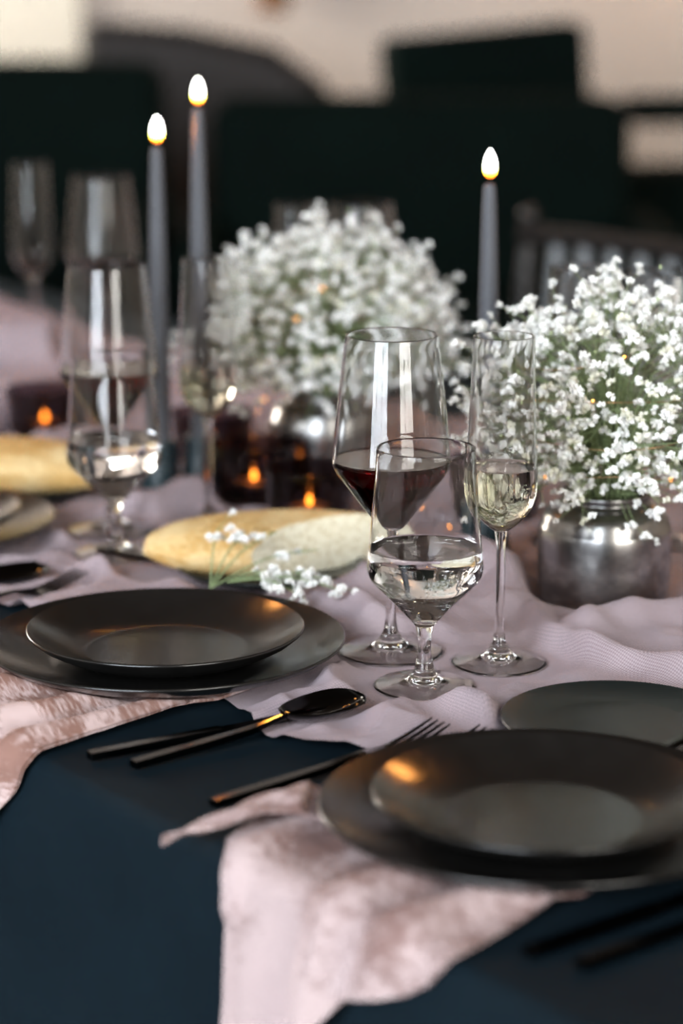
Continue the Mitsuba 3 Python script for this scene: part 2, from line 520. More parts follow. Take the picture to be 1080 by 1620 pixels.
def runner_h(S, N):
    h = np.zeros(S.shape)
    for pts, hh, w in FOLDS:
        d, f = polyline_dist(S, N, pts)
        h = np.maximum(h, 1.18 * hh * np.exp(-(d / w) ** 2 * .9) * (.35 + .65 * np.sin(np.pi * np.clip(f * .86 + .07, 0, 1))))
    q = meshkit.fbm(np.stack([S * 9 + N * 5, N * 16 - S * 3, np.full_like(S, 1.1)], -1), 3)
    h = h + .0115 * (1 - np.abs(2 * q - 1)) ** 3 + .0035 * meshkit.noise(np.stack([S * 28, N * 34, np.full_like(S, 5.1)], -1))
    X = tb(S, N)
    for (x, y), r in flat_spots:
        d = np.hypot(X[..., 0] - x, X[..., 1] - y)
        h = h * sst(r * .96, r * .96 + .022, d)
    for a, b in flat_lines:
        a, b = np.array(a), np.array(b)
        d = b - a
        tt = np.clip(((X[..., 0] - a[0]) * d[0] + (X[..., 1] - a[1]) * d[1]) / (d @ d), 0, 1)
        q = np.hypot(X[..., 0] - a[0] - tt * d[0], X[..., 1] - a[1] - tt * d[1])
        h = np.minimum(h, .0004 + .0022 * tt + np.maximum(q - .011, 0) * .7)
    return h


def near_edge(s):
    pts = np.array([(-2.3, .24), (-.9, .22), (-.42, .19), (-.33, .173), (-.1, .19), (-.006, .172), (.034, .153), (.079, .142), (.137, .152), (.17, .2), (.22, .25), (.32, .24), (1.2, .24)])
    return np.interp(s, pts[:, 0], pts[:, 1]) + .006 * np.sin(s * 37) * np.cos(s * 15)


def far_edge(s):
    return .97 + .02 * np.sin(s * 9) + .012 * np.sin(s * 31)


ss = np.unique(np.concatenate([np.linspace(-2.2, -1.0, 160), np.linspace(-1.0, .42, 380), np.linspace(.42, 1.1, 60)]))
vv = np.linspace(0, 1, 210)
Sg, Vg = np.meshgrid(ss, vv, indexing='ij')
Ng = near_edge(Sg) * (1 - Vg) + far_edge(Sg) * Vg
Hg = runner_h(Sg, Ng)
P = tb(Sg, Ng, Hg + .0016)
rm = grid_sheet(P)
uvr = np.stack([Sg, Ng], -1).reshape(-1, 2)
single('table_runner', mikit.ply(rm, 'm_gauze', smooth=True, uv=uvr), 'mauve gauze runner bunched in folds along the middle of the table', 'table runner')

# ------------------------------------------------------------------ napkins
def napkin_mesh(rows, topz, waves, seed, nu=140, rows_n=300, thick=.0022, jut=None):
    """rows: (t, left s, right s), t measured outwards from the table edge; t < 0 lies on the table, t > 0 hangs."""
    R = np.array(rows)
    tt = np.linspace(R[0, 0], R[-1, 0], rows_n)
    Lc, Rc = np.interp(tt, R[:, 0], R[:, 1]), np.interp(tt, R[:, 0], R[:, 2])
    ker = np.ones(3) / 3
    sm = lambda a: np.convolve(np.pad(a, 1, mode='edge'), ker, 'valid')
    Lc, Rc = sm(Lc), sm(Rc)
    u = np.linspace(0, 1, nu)
    Tg, Ug = np.meshgrid(tt, u, indexing='ij')
    Sg = Lc[:, None] * (1 - Ug) + Rc[:, None] * Ug
    r = .013
    bend = r * math.pi / 2
    # arc length: top until -r, the quarter circle, then down
    a = np.clip((Tg + r) / bend, 0, 1) * math.pi / 2
    nn = np.where(Tg < -r, -Tg, r - r * np.sin(a)) - .004 - .004
    zz = np.where(Tg < -r, 0, -(r - r * np.cos(a)))
    zz = np.where(Tg > -r + bend, -r - (Tg + r - bend), zz)
    on_top = 1 - sst(-.03, .012, Tg)
    if jut is not None:      # a stiff rolled corner that juts out past the edge instead of hanging
        k = 1 - sst(jut[0], jut[1], Sg)
        k = k * (1 - sst(jut[2], jut[2] + .008, Tg))
        nn = nn * (1 - k) + np.minimum(-Tg - .004, nn + 9 * (Tg < -.02)) * k
        zz = zz * (1 - k) + .004 * sst(-.05, .0, Tg) * k
    bump_ = waves(Sg, Tg, Ug)
    fine = (meshkit.fbm(np.stack([Sg * 34, Tg * 34, np.full_like(Sg, seed)], -1), 3)) * .004
    lift = (bump_ + fine)
    X = tb(Sg, np.maximum(nn, -.02))
    for (x, y), rr in ((CH_R, .098), (CH_L, .098)):
        d = np.hypot(X[..., 0] - x, X[..., 1] - y)
        lift = np.minimum(lift, .0004 + np.maximum(d - rr, 0) * .42)
    for a_, b_ in flat_lines[:4]:
        a_, b_ = np.array(a_), np.array(b_)
        d = b_ - a_
        tq = np.clip(((X[..., 0] - a_[0]) * d[0] + (X[..., 1] - a_[1]) * d[1]) / (d @ d), 0, 1)
        q = np.hypot(X[..., 0] - a_[0] - tq * d[0], X[..., 1] - a_[1] - tq * d[1])
        lift = np.minimum(lift, .0005 + np.maximum(q - .012, 0) * .9)
    ang = np.clip((Tg + r) / bend, 0, 1) * math.pi / 2
    if jut is not None: ang = ang * (1 - k)
    nz, nx = np.cos(ang), np.sin(ang)          # the direction away from the table's surface
    P = tb(Sg, nn - nx * lift, zz + nz * lift + topz)
    return grid_sheet(P[:, ::-1], thick), np.tile(np.stack([Sg, Tg], -1)[:, ::-1].reshape(-1, 2), (2, 1))


def g1(x, c, w):
    return np.exp(-((x - c) / w) ** 2)


def waves_r(S, Tt, U):
    h = np.zeros(S.shape)
    # the rolled corner at the left, lifted off the table
    d, f = polyline_dist(S, Tt, [(.255, .02), (.25, -.02), (.24, -.06)])
    h += .008 * np.exp(-(d / .012) ** 2)
    d, f = polyline_dist(S, Tt, [(.33, .12), (.345, .03), (.35, -.05)])
    h += .012 * np.exp(-(d / .016) ** 2)
    d, f = polyline_dist(S, Tt, [(.375, .06), (.40, .0), (.41, -.10)])
    h += .014 * np.exp(-(d / .014) ** 2)
    h += .006 * np.sin(S * 95 + Tt * 8) * sst(-.01, .08, Tt)
    h += .006 * sst(-.0, .05, Tt)
    return np.maximum(h, 0)


rows_r = [(-.235, .24, .40), (-.176, .225, .412), (-.12, .214, .422), (-.093, .208, .425), (-.058, .208, .432), (-.026, .218, .440), (-.010, .228, .443),
          (.000, .248, .440), (.010, .252, .432), (.020, .251, .418), (.03, .249, .388), (.04, .247, .368), (.074, .241, .340), (.114, .236, .322), (.16, .235, .308), (.22, .236, .298)]
nm, nuv = napkin_mesh(rows_r, .0022, waves_r, 3.3)
nk = thing('napkin', 'pale pink velvet napkin under the right plate stack, hanging over the table edge', 'napkin')
part(nk, 'cloth', mikit.ply(nm, 'm_velvet_pale', smooth=True, uv=nuv))
# its rolled corner: an arched fold that narrows to a tip jutting out past the table edge
va, ph = np.linspace(0, 1, 60), np.linspace(0, 1, 40)
Vc, Pc = np.meshgrid(va, ph, indexing='ij')
n_ax = .105 - .139 * Vc                                   # from under the plate to the tip
wdt = .078 * (1 - Vc ** 1.9) ** .85 + .004
far_s = .199 + .010 * Vc ** 2
hgt = (.026 * np.sin(np.pi * np.clip(.16 + .80 * Vc, 0, 1)) ** .8) * (1 - .45 * Vc) + .0015
th_ = Pc * math.pi * (.50 + .36 * (1 - Vc))
Sc = far_s + wdt * (1 - np.cos(th_)) / 2 * 1.05
Zc = .0028 + hgt * np.sin(th_) ** .9 + .0035 * Vc + .0016 * np.sin(Vc * 23 + Pc * 5)
Zc = np.where(n_ax > .07, np.minimum(Zc, .0045 + (.105 - n_ax) * .55), Zc)
nc = n_ax + .012 * Pc * np.sin(Vc * math.pi)
Xc = tb(Sc, nc)
dc = np.hypot(Xc[..., 0] - CH_R[0], Xc[..., 1] - CH_R[1])
Zc = np.where(dc < .146, np.minimum(Zc, .0042 + np.maximum(dc - .098, 0) * .33), Zc)
cm = grid_sheet(tb(Sc, nc, Zc), .0019)
cuv = np.tile(np.stack([Sc * 1.6, -.005 - n_ax * .3], -1).reshape(-1, 2), (2, 1))
part(nk, 'folded_corner', mikit.ply(cm, 'm_velvet_pale', smooth=True, uv=cuv), 'rolled corner jutting out past the table edge')


def waves_l(S, Tt, U):
    h = np.zeros(S.shape)
    for pts, hh, w in (([(-.02, -.19), (-.010, -.13), (-.008, -.05), (-.012, .0), (-.04, .06), (-.09, .13)], .007, .009),
                       ([(-.055, -.12), (-.045, -.05), (-.055, .0), (-.085, .05), (-.12, .10)], .010, .012),
                       ([(-.10, -.10), (-.115, -.04), (-.14, .02), (-.17, .08)], .012, .016),
                       ([(-.15, -.10), (-.18, -.03), (-.20, .04)], .012, .016)):
        d, f = polyline_dist(S, Tt, pts)
        h = np.maximum(h, 1.18 * hh * np.exp(-(d / w) ** 2))
    return h + .004 * sst(0, .05, Tt)


rows_l = [(-.235, -.20, -.028), (-.216, -.21, -.016), (-.168, -.23, -.006), (-.107, -.25, .001), (-.05, -.26, .006), (-.002, -.28, .014), (.022, -.29, .0), (.06, -.31, -.036), (.11, -.33, -.085), (.16, -.34, -.14)]
nm, nuv = napkin_mesh(rows_l, .0022, waves_l, 8.3)
single('napkin', mikit.ply(nm, 'm_velvet', smooth=True, uv=nuv), 'crushed rose-brown velvet napkin under the left plate stack, spilling over the table edge', 'napkin')


# ------------------------------------------------------------------ plates
def plate_mesh(R, well, foot, rise, th=.0042, foot_h=.0022, seg=128):
    up = [(0, foot_h + th), (well * .5, foot_h + th), (well * .90, foot_h + th), (well * .96, foot_h + th + .0001)]
    for f in np.linspace(.0, 1, 16):
        up.append((well + (R - well) * f, foot_h + th + rise * (.62 * f ** 1.9 + .38 * f)))
    zt = up[-1][1]
    rim = [(R + .0009, zt - .0006), (R + .0011, zt - .0016), (R + .0004, zt - .0026)]
    dn = []
    for f in np.linspace(1, .1, 8):
        dn.append((well + (R - well) * f, foot_h + rise * (.62 * f ** 1.9 + .38 * f) + (0 if f < .9 else .0008)))
    dn = [p for p in dn if p[0] < R - .002 and p[0] > foot + .004]
    dn += [(foot + .002, foot_h + .0004), (foot, 0.0), (foot - .005, 0.0), (foot - .007, foot_h), (0, foot_h)]
    return lathe((up + rim + dn)[::-1], seg)


charger_ply = mikit.ply(plate_mesh(.136, .085, .078, .0165), 'm_glaze', smooth=50)
salad_ply = mikit.ply(plate_mesh(.104, .060, .055, .0185), 'm_glaze', smooth=50)
bread_ply = mikit.ply(plate_mesh(.081, .054, .050, .0075), 'm_glaze_teal', smooth=50)
CHZ = TOP + .0034
for (x, y), lab in ((CH_R, 'large black dinner plate nearest the camera, right, on the pale pink napkin'), (CH_L, 'large black dinner plate on the left, on the rose-brown napkin'),
                    (CH_L2, 'large black dinner plate cut off by the left picture edge, farthest plate stack')):
    single('dinner_plate', at(charger_ply, T().translate([x, y, CHZ])), lab, 'plate')
for (x, y), lab in ((CH_R, 'black salad plate stacked on the right dinner plate, nearest the camera'), (CH_L, 'black salad plate with amber glints stacked on the left dinner plate'),
                    (CH_L2, 'black salad plate on the farthest dinner plate, cut off by the left picture edge')):
    single('salad_plate', at(salad_ply, T().translate([x + .001, y - .002, CHZ + .0068])), lab, 'plate')
for (x, y), lab in ((BP_R, 'empty small dark side plate between the champagne flute and the right plate stack'), (BP_L, 'small dark side plate under the middle loaf of bread, behind the left plate stack'),
                    (BP_L2, 'small dark side plate under the bread at the left picture edge')):
    single('side_plate', at(bread_ply, T().translate([x, y, TOP + .0026])), lab, 'plate')

# ------------------------------------------------------------------ bread
def bread_mesh(a, b, c, cut, ncut, seed):
    s = trimesh.creation.icosphere(5, 1.0)
    v = s.vertices.copy()
    v = np.sign(v) * np.abs(v) ** np.array([1.06, .92, .86])
    d = 1 + .10 * (meshkit.fbm(v * 2.2 + seed, 3) - .5)
    v = v * d[:, None] * [a, b, c]
    v[:, 2] = np.where(v[:, 2] < 0, v[:, 2] * .75, v[:, 2])
    mm = m3.Manifold(m3.Mesh(vert_properties=v.astype(np.float32), tri_verts=s.faces.astype(np.uint32)))
    mm = mm.trim_by_plane((0, 0, 1), -c * .55)
    ncut = np.array(ncut) / np.linalg.norm(ncut)
    body = mm.trim_by_plane(tuple(-ncut), -cut)
    r = body.to_mesh()
    tm = trimesh.Trimesh(r.vert_properties[:, :3], r.tri_verts, process=True)
    fl = np.abs(tm.vertices @ ncut - cut) < 1e-5
    onface = fl[tm.faces].all(1)
    crust = tm.submesh([np.nonzero(~onface)[0]], append=True)
    crumb = tm.submesh([np.nonzero(onface)[0]], append=True)
    z0 = tm.bounds[0, 2]
    for q in (crust, crumb): q.apply_translation([0, 0, -z0])
    return crust, crumb


def bread(x, y, rz, lab, seed, a=.126, b=.056, c=.030, cut=.030, ncut=(.50, -.86, .16)):
    t = thing('bread', lab, 'bread')
    crust, crumb = bread_mesh(a, b, c, cut, ncut, seed)
    M = place(x, y, TOP + .0026 + .0072, rz)
    part(t, 'crust', at(mikit.ply(crust, 'm_crust', smooth=40), M))
    part(t, 'crumb', at(mikit.ply(crumb, 'm_crumb'), M), 'pale cut face of the loaf')


bread(-.046, 2.022, 4, 'golden half loaf with a pale cut face in the middle, behind the left plate stack', 1.7)
bread(-.335, 2.335, 175, 'golden bread cut off by the left picture edge, on a dark side plate', 4.2, cut=.045, ncut=(.8, .6, .1))

# ------------------------------------------------------------------ glasses
def foot_profile(fr, stem, bowl_z):
    """outer profile from the centre underneath to the top of the stem."""
    return [(0, .0050), (fr * .16, .0050), (fr * .30, .0042), (fr * .50, .0028), (fr * .75, .0013), (fr - .003, 0.0002), (fr - .002, 0), (fr - .0006, .0003), (fr, .0010), (fr - .0006, .0018), (fr * .80, .0031), (fr * .55, .0048), (fr * .33, .0072), (fr * .21, .0115),
            (stem * 1.35, .0180), (stem * 1.05, .0270), (stem, .0360 if bowl_z > .06 else .030), (stem, bowl_z - .016 if bowl_z > .06 else .036), (stem * 1.18, bowl_z - .006)]


def smooth_prof(pts, n):
    return [tuple(p) for p in curve(np.array([(r, 0, z) for r, z in pts]), n)[:, [0, 2]]]


KINDS = {
    'water': dict(foot=.0375, stem=.0048, bz=.047, outer=[(.0068, .047), (.0110, .0520), (.0220, .0640), (.0345, .0765), (.0405, .0835), (.0424, .0900), (.0423, .0960), (.0412, .108), (.0390, .135), (.0370, .160), (.0357, .1800)], fill=.1065),
    'flute': dict(foot=.0365, stem=.0036, bz=.104, outer=[(.0050, .104), (.0085, .1065), (.0160, .1130), (.0225, .1215), (.0258, .1300), (.0268, .1400), (.0266, .152), (.0256, .180), (.0242, .215), (.0228, .2520)], fill=.1540),
    'cab': dict(foot=.0410, stem=.0040, bz=.098, outer=[(.0055, .098), (.0110, .1020), (.0230, .1170), (.0350, .1330), (.0425, .1430), (.0453, .1490), (.0455, .1540), (.0445, .163), (.0418, .190), (.0384, .220), (.0352, .2480)], fill=.1530),
}
WALL = .0011


def glass_meshes(kind, filled):
    K = KINDS[kind]
    outer = smooth_prof(K['outer'], 46)
    out = foot_profile(K['foot'], K['stem'], K['bz']) + outer
    # inner wall: from the rim down to the inner floor
    O = np.array(outer)
    tan = np.gradient(O, axis=0); tan /= np.linalg.norm(tan, axis=1, keepdims=True)
    I = O - np.stack([tan[:, 1], -tan[:, 0]], -1) * WALL
    floor_z = K['outer'][1][1] + .0012
    I = I[(I[:, 0] > .004) & (I[:, 1] > floor_z)]
    I = I[::-1]
    rim = [(O[-1, 0] - .0003, O[-1, 1] + .0004), (O[-1, 0] - WALL / 2, O[-1, 1] + .0006), (O[-1, 0] - WALL + .0003, O[-1, 1] + .0004)]
    I = np.vstack([I, [(.0, I[-1, 1] - .0022)]])
    ie = np.array([(I[-2, 0] * .6, I[-1, 1] + .0003)])
    I = np.vstack([I[:-1], ie, I[-1:]])
    if not filled:
        return lathe(out + rim + [tuple(p) for p in I], 96), None, None
    zf = K['fill']
    rf = float(np.interp(zf, I[::-1, 1], I[::-1, 0]))
    above = [tuple(p) for p in I if p[1] > zf + .0004] + [(rf, zf)]
    below = [(rf, zf)] + [tuple(p) for p in I if p[1] < zf - .0004]
    glass = lathe(out + rim + above, 96)
    wet = lathe(below[::-1], 96)
    top = lathe([(rf, zf), (rf - .0006, zf - .0006), (rf - .002, zf - .0010), (rf * .5, zf - .0011), (0, zf - .0011)], 96)
    return glass, wet, top


def oriented(m, up=None):
    return m


GL = {}
for kd in KINDS:
    for fl in (True, False):
        g, w, tp = glass_meshes(kd, fl)
        GL[kd, fl] = (mikit.ply(g, 'm_glass', smooth=35), w, tp)
LIQ = {'water': ('water', 'm_water_side', 'm_water_top'), 'flute': ('champagne', 'm_champ_side', 'm_champ_top'), 'cab': ('red_wine', 'm_wine_side', 'm_wine_top')}
LP = {kd: (mikit.ply(GL[kd, True][1], LIQ[kd][1], smooth=35), mikit.ply(GL[kd, True][2], LIQ[kd][2], smooth=60)) for kd in KINDS}
NAME = {'water': 'water_goblet', 'flute': 'champagne_flute', 'cab': 'wine_glass'}


def bubbles(kind, seed, n):
    r = np.random.default_rng(seed)
    K = KINDS[kind]
    O = np.array(smooth_prof(K['outer'], 46))
    base = trimesh.creation.icosphere(1, 1.0)
    out = []
    for i in range(n):
        if kind == 'water':
            z = r.choice([r.normal(.0755, .0022), r.uniform(.056, .062), r.uniform(.062, .10)], p=[.62, .2, .18])
        else:
            z = r.uniform(.112, .138)
        rr = float(np.interp(z, O[:, 1], O[:, 0])) - WALL - .0012
        if kind == 'water' and z > .066: rr *= r.uniform(.9, 1.0)
        a = r.uniform(0, 2 * np.pi)
        rad = r.uniform(.0004, .0009)
        if rr <= rad * 2: continue
        b = base.copy()
        b.apply_scale(rad)
        b.apply_translation((rr * math.cos(a), rr * math.sin(a), z))
        out.append(b)
    return cat_m(out)


BUB = {'water': mikit.ply(bubbles('water', 3, 190), 'm_bubble', smooth=True), 'flute': mikit.ply(bubbles('flute', 5, 110), 'm_bubble', smooth=True)}


def glass(kind, pos, filled, lab, group=None):
    t = thing(NAME[kind], lab, 'glass', group)
    M = place(pos[0], pos[1], TOP + .0022, rng.uniform(0, 360))
    part(t, 'bowl_and_stem', at(GL[kind, filled][0], M))
    if filled:
        a, b = LP[kind]
        l = part(t, LIQ[kind][0], at(a, M), {'water': 'clear water filling the lower bowl', 'flute': 'pale gold champagne in the bowl', 'cab': 'dark red wine in the bowl'}[kind])
        part(l, 'surface', at(b, M))
        if kind in BUB:
            part(l, 'bubbles', at(BUB[kind], M), kind='stuff')
    return t


glass('water', WATER_R, True, 'short goblet half full of water, sharp in front, nearest the camera')
glass('cab', CAB_R, True, 'large glass of red wine right behind the nearest water goblet')
glass('flute', FLUTE_R, True, 'tall flute of champagne between the nearest water goblet and the right metal vase')
glass('water', WATER_L, True, 'blurred water goblet on the left, behind the left plate stack')
glass('cab', CAB_L, True, 'blurred large wine glass standing behind the left water goblet')
glass('flute', FLUTE_L, True, 'blurred flute of champagne left of the far metal vase, behind the bread')
for kd, p, lab in ((FAR[0][0], FAR[0][1], 'empty flute at the far left, leftmost of all the glasses'), (FAR[1][0], FAR[1][1], 'large wine glass at the far left, just left of the two lit candles'),
                   (FAR[2][0], FAR[2][1], 'flute whose rim rises above the left cloud of flowers'), (FAR[3][0], FAR[3][1], 'large wine glass mostly hidden behind the top of the left cloud of flowers'),
                   (FAR[4][0], FAR[4][1], 'flute mostly hidden behind the right bouquet'), (FAR[5][0], FAR[5][1], 'large wine glass seen through the right bouquet, at the right picture edge')):
    glass(kd, p, False, lab)

# ------------------------------------------------------------------ vases
vase_prof_o = [(0, .0), (.046, 0), (.0505, .0015), (.0530, .006), (.0545, .02), (.0553, .045), (.0548, .062), (.0532, .068), (.0495, .0775), (.0430, .0825), (.0385, .0850), (.0362, .0875), (.0358, .0895),
               (.0372, .0912), (.0380, .0930), (.0376, .0948), (.0362, .0955)]
vase_prof_i = [(.0345, .0950), (.0335, .0910), (.0335, .087), (.045, .0780), (.0510, .06), (.0510, .01), (.045, .004), (0, .004)]
vo = [vase_prof_o[0]] + smooth_prof(vase_prof_o[1:], 70)
vase_ply = mikit.ply(lathe(vo, 96), 'm_pewter', smooth=35)
vase_in = mikit.ply(lathe([vo[-1]] + vase_prof_i, 64), 'm_pewter', smooth=35)
for (x, y), lab in ((VASE_R, 'dull pewter jar holding the right bouquet, wrapped by the mauve runner'), (VASE_L, 'blurred pewter jar holding the left bouquet, behind the red wine')):
    t = thing('vase', lab, 'vase')
    M = place(x, y, TOP + .0022, 20)
    part(t, 'body', at(vase_ply, M))
    part(t, 'inner_wall', at(vase_in, M))

# ------------------------------------------------------------------ gypsophila
def floret_mesh(seed, petals=17):
    r = np.random.default_rng(seed)
    v, f = [], []
    for i in range(petals):
        d = r.normal(size=3); d[2] = abs(d[2]) * .8 - .5 * (i % 3 == 0)
        d /= np.linalg.norm(d)
        x = np.cross(d, r.normal(size=3)); x /= np.linalg.norm(x)
        y = np.cross(d, x)
        L, w = r.uniform(.82, 1.02), r.uniform(.55, .75)
        c = d * .15
        pts = [c, c + d * L * .55 + x * w * .55 + y * .12, c + d * L + x * w * .34 - y * .10, c + d * L * 1.04 + y * .10, c + d * L - x * w * .34 - y * .06, c + d * L * .55 - x * w * .55 + y * .12, c + d * L * .6 - y * .10]
        o = len(v)
        v += pts
        f += [(o, o + 1, o + 6), (o + 1, o + 2, o + 6), (o + 2, o + 3, o + 6), (o + 3, o + 4, o + 6), (o + 4, o + 5, o + 6), (o + 5, o, o + 6)]
    return trimesh.Trimesh(v, f, process=False)


FM = [floret_mesh(s) for s in range(5)]
FP = [mikit.ply(m, 'm_petal' if i != 3 else 'm_petal_cream') for i, m in enumerate(FM)]


def euler(r):
    return T().rotate([0, 0, 1], float(r.uniform(0, 360))).rotate([1, 0, 0], float(r.uniform(-50, 50)))


AVOID = [(WATER_R, .043, .18), (CAB_R, .047, .25), (FLUTE_R, .028, .26), (FLUTE_L, .028, .26), (CAB_L, .047, .25)] + [(p, .028 if k == 'flute' else .046, .26) for k, p in FAR] + [(c[0], .013, .36) for c in CAND] + [(v, .044, .075) for v in VOT]


def clear_of(p, m):
    return all(p[2] - TOP > h + m or math.hypot(p[0] - q[0], p[1] - q[1]) > r + m for q, r, h in AVOID)


def bouquet(x, y, lab, seed, rx, ry, h0, hc, rz_up, count, droop, extra=()):
    r = np.random.default_rng(seed)
    t = thing('gypsophila_bouquet', lab, 'flowers')
    base = np.array([x, y, TOP + .0022])
    neck = base + [0, 0, .091]
    stems, pts = [], []
    # sprigs: each a fork that carries a cluster of florets
    clusters = []
    nclu = count // 6
    for i in range(nclu):
        while True:
            a = r.uniform(0, 2 * np.pi)
            el = math.asin(r.uniform(-.62, 1.0))
            rad = r.uniform(.62, 1.0) ** .6 * (1 + .10 * r.normal() * .6)
            q = np.array([rx * math.cos(a) * math.cos(el), ry * math.sin(a) * math.cos(el), rz_up * math.sin(el) if el > 0 else droop * math.sin(el)]) * rad
            q[2] += hc - .091
            if q[2] > -.022 and (q[2] > .012 or math.hypot(q[0], q[1]) > .052) and clear_of(neck + q, .012):
                break
        clusters.append(neck + q)
    for c in clusters:
        st = neck + np.array([r.uniform(-.024, .024), r.uniform(-.024, .024), -.06])
        out = c - neck
        mid = neck + np.array([out[0] * .35, out[1] * .35, max(out[2], .02) * .62 + .01])
        nk = neck + np.array([np.clip(out[0] * .2, -.027, .027), np.clip(out[1] * .2, -.027, .027), .004])
        j = c - (c - mid) * .28
        stems.append(tube(curve([st, nk, mid, j], 9), np.linspace(.0008, .0005, 9), 4, cap=False))
        d = (c - neck); d /= np.linalg.norm(d)
        for k in range(6):
            for _ in range(6):
                p = c + r.normal(size=3) * [.013, .013, .011] + d * r.uniform(-.006, .006)
                if clear_of(p, .004): break
            b = (j + p) / 2 + r.normal(size=3) * .003 - d * .003
            stems.append(tube(curve([j, b, p], 5), np.linspace(.00045, .00025, 5), 3, cap=False))
            pts.append(p)
    for p in extra:
        p = base + np.array(p)
        j = p + np.array([(x - p[0]) * .35, (y - p[1]) * .35, .012])
        stems.append(tube(curve([neck + [0, 0, .005], (neck + j) / 2 + [0, 0, .02], j, p], 12), np.linspace(.0006, .0003, 12), 4, cap=False))
        pts.append(p)
    part(t, 'stems', mikit.ply(cat_m(stems), 'm_stem', smooth=True), 'fine green branching stems', 'stuff')
    pts = np.array(pts)
    # buds
    ico = trimesh.creation.icosphere(1, 1.0)
    bd = []
    for k in range(70):
        p = pts[r.integers(len(pts))] + r.normal(size=3) * .012
        b = ico.copy(); b.apply_scale([.0013, .0013, .0018]); b.apply_translation(p)
        bd.append(b)
    part(t, 'buds', mikit.ply(cat_m(bd), 'm_bud', smooth=True), 'tiny green buds', 'stuff')
    order = np.argsort(np.linalg.norm(pts - [0, 0, CAM_Z], axis=1) - .12 * (pts[:, 2] - TOP))
    rest = []
    for rank, i in enumerate(order):
        s = float(np.clip(r.normal(.0044, .0008), .0027, .0060))
        M = T().translate([float(c) for c in pts[i]]) @ euler(r) @ T().scale(s)
        k = int(r.integers(5))
        if rank < 300:
            part(t, 'floret', at(FP[k], M))
        else:
            q = FM[k].copy(); q.apply_transform(np.array(M.matrix)); rest.append(q)
    if rest:
        part(t, 'hidden_florets', mikit.ply(cat_m(rest), 'm_petal'), 'white florets at the back of the bouquet', 'stuff')
    return t


bouquet(VASE_R[0], VASE_R[1], 'airy white bouquet of small flowers in the right pewter jar', 11, .112, .105, .1, .158, .108, 1560, .105,
        extra=[(.014, -.060, .078), (.030, -.055, .088), (.036, -.052, .064), (.026, -.062, .07), (-.095, .0, .16), (-.12, .01, .175), (.02, -.05, .095), (-.105, 0, .185)])
bouquet(VASE_L[0], VASE_L[1], 'blurred wide cloud of small white flowers in the left pewter jar', 23, .138, .115, .1, .150, .106, 1500, .080)

# loose sprig lying over the edge of the left dinner plate, and one on the bread
def sprig(lab, root, tips, seed, n, spread):
    r = np.random.default_rng(seed)
    t = thing('gypsophila_sprig', lab, 'flowers')
    st = []
    fl = []
    for tip in tips:
        tip = np.array(tip)
        c = curve([root, (np.array(root) + tip) / 2 + [0, 0, .008], tip], 10)
        st.append(tube(c, np.linspace(.0009, .0005, 10), 5))
        for k in range(n):
            j = c[int(r.integers(5, 10))]
            p = j + r.normal(size=3) * spread
            p[2] = max(p[2], tip[2] - .004)
            st.append(tube(curve([j, (j + p) / 2 + [0, 0, .002], p], 5), .00035, 3))
            fl.append(p)
    part(t, 'stems', mikit.ply(cat_m(st), 'm_stem', smooth=True), 'thin green stems')
    for p in fl:
        part(t, 'floret', at(FP[int(r.integers(3))], T().translate([float(c) for c in p]) @ euler(r) @ T().scale(float(r.uniform(.0036, .0052)))))


sprig('loose sprig of tiny white flowers lying across the far rim of the left dinner plate', (-.093, 1.900, TOP + .027), [(0.0, 1.868, TOP + .029), (-.030, 1.858, TOP + .026), (-.010, 1.885, TOP + .033), (-.052, 1.890, TOP + .031)], 5, 9, [.010, .007, .005])
sprig('thin sprig of tiny white flowers in front of the middle loaf', (-.108, 1.905, TOP + .020), [(-.104, 1.94, TOP + .060), (-.08, 1.945, TOP + .056), (-.055, 1.945, TOP + .058), (-.02, 1.945, TOP + .043)], 9, 4, [.010, .005, .006])

# ------------------------------------------------------------------ candles
def flame_mesh(h=.0245, r=.0057):
    p = [(0, 0), (r * .45, h * .03), (r * .80, h * .12), (r * .98, h * .26), (r, h * .36), (r * .94, h * .52), (r * .76, h * .70), (r * .47, h * .86), (r * .18, h * .97), (0, h)]
    return lathe([p[0]] + smooth_prof(p[1:-1], 22) + [p[-1]], 32)


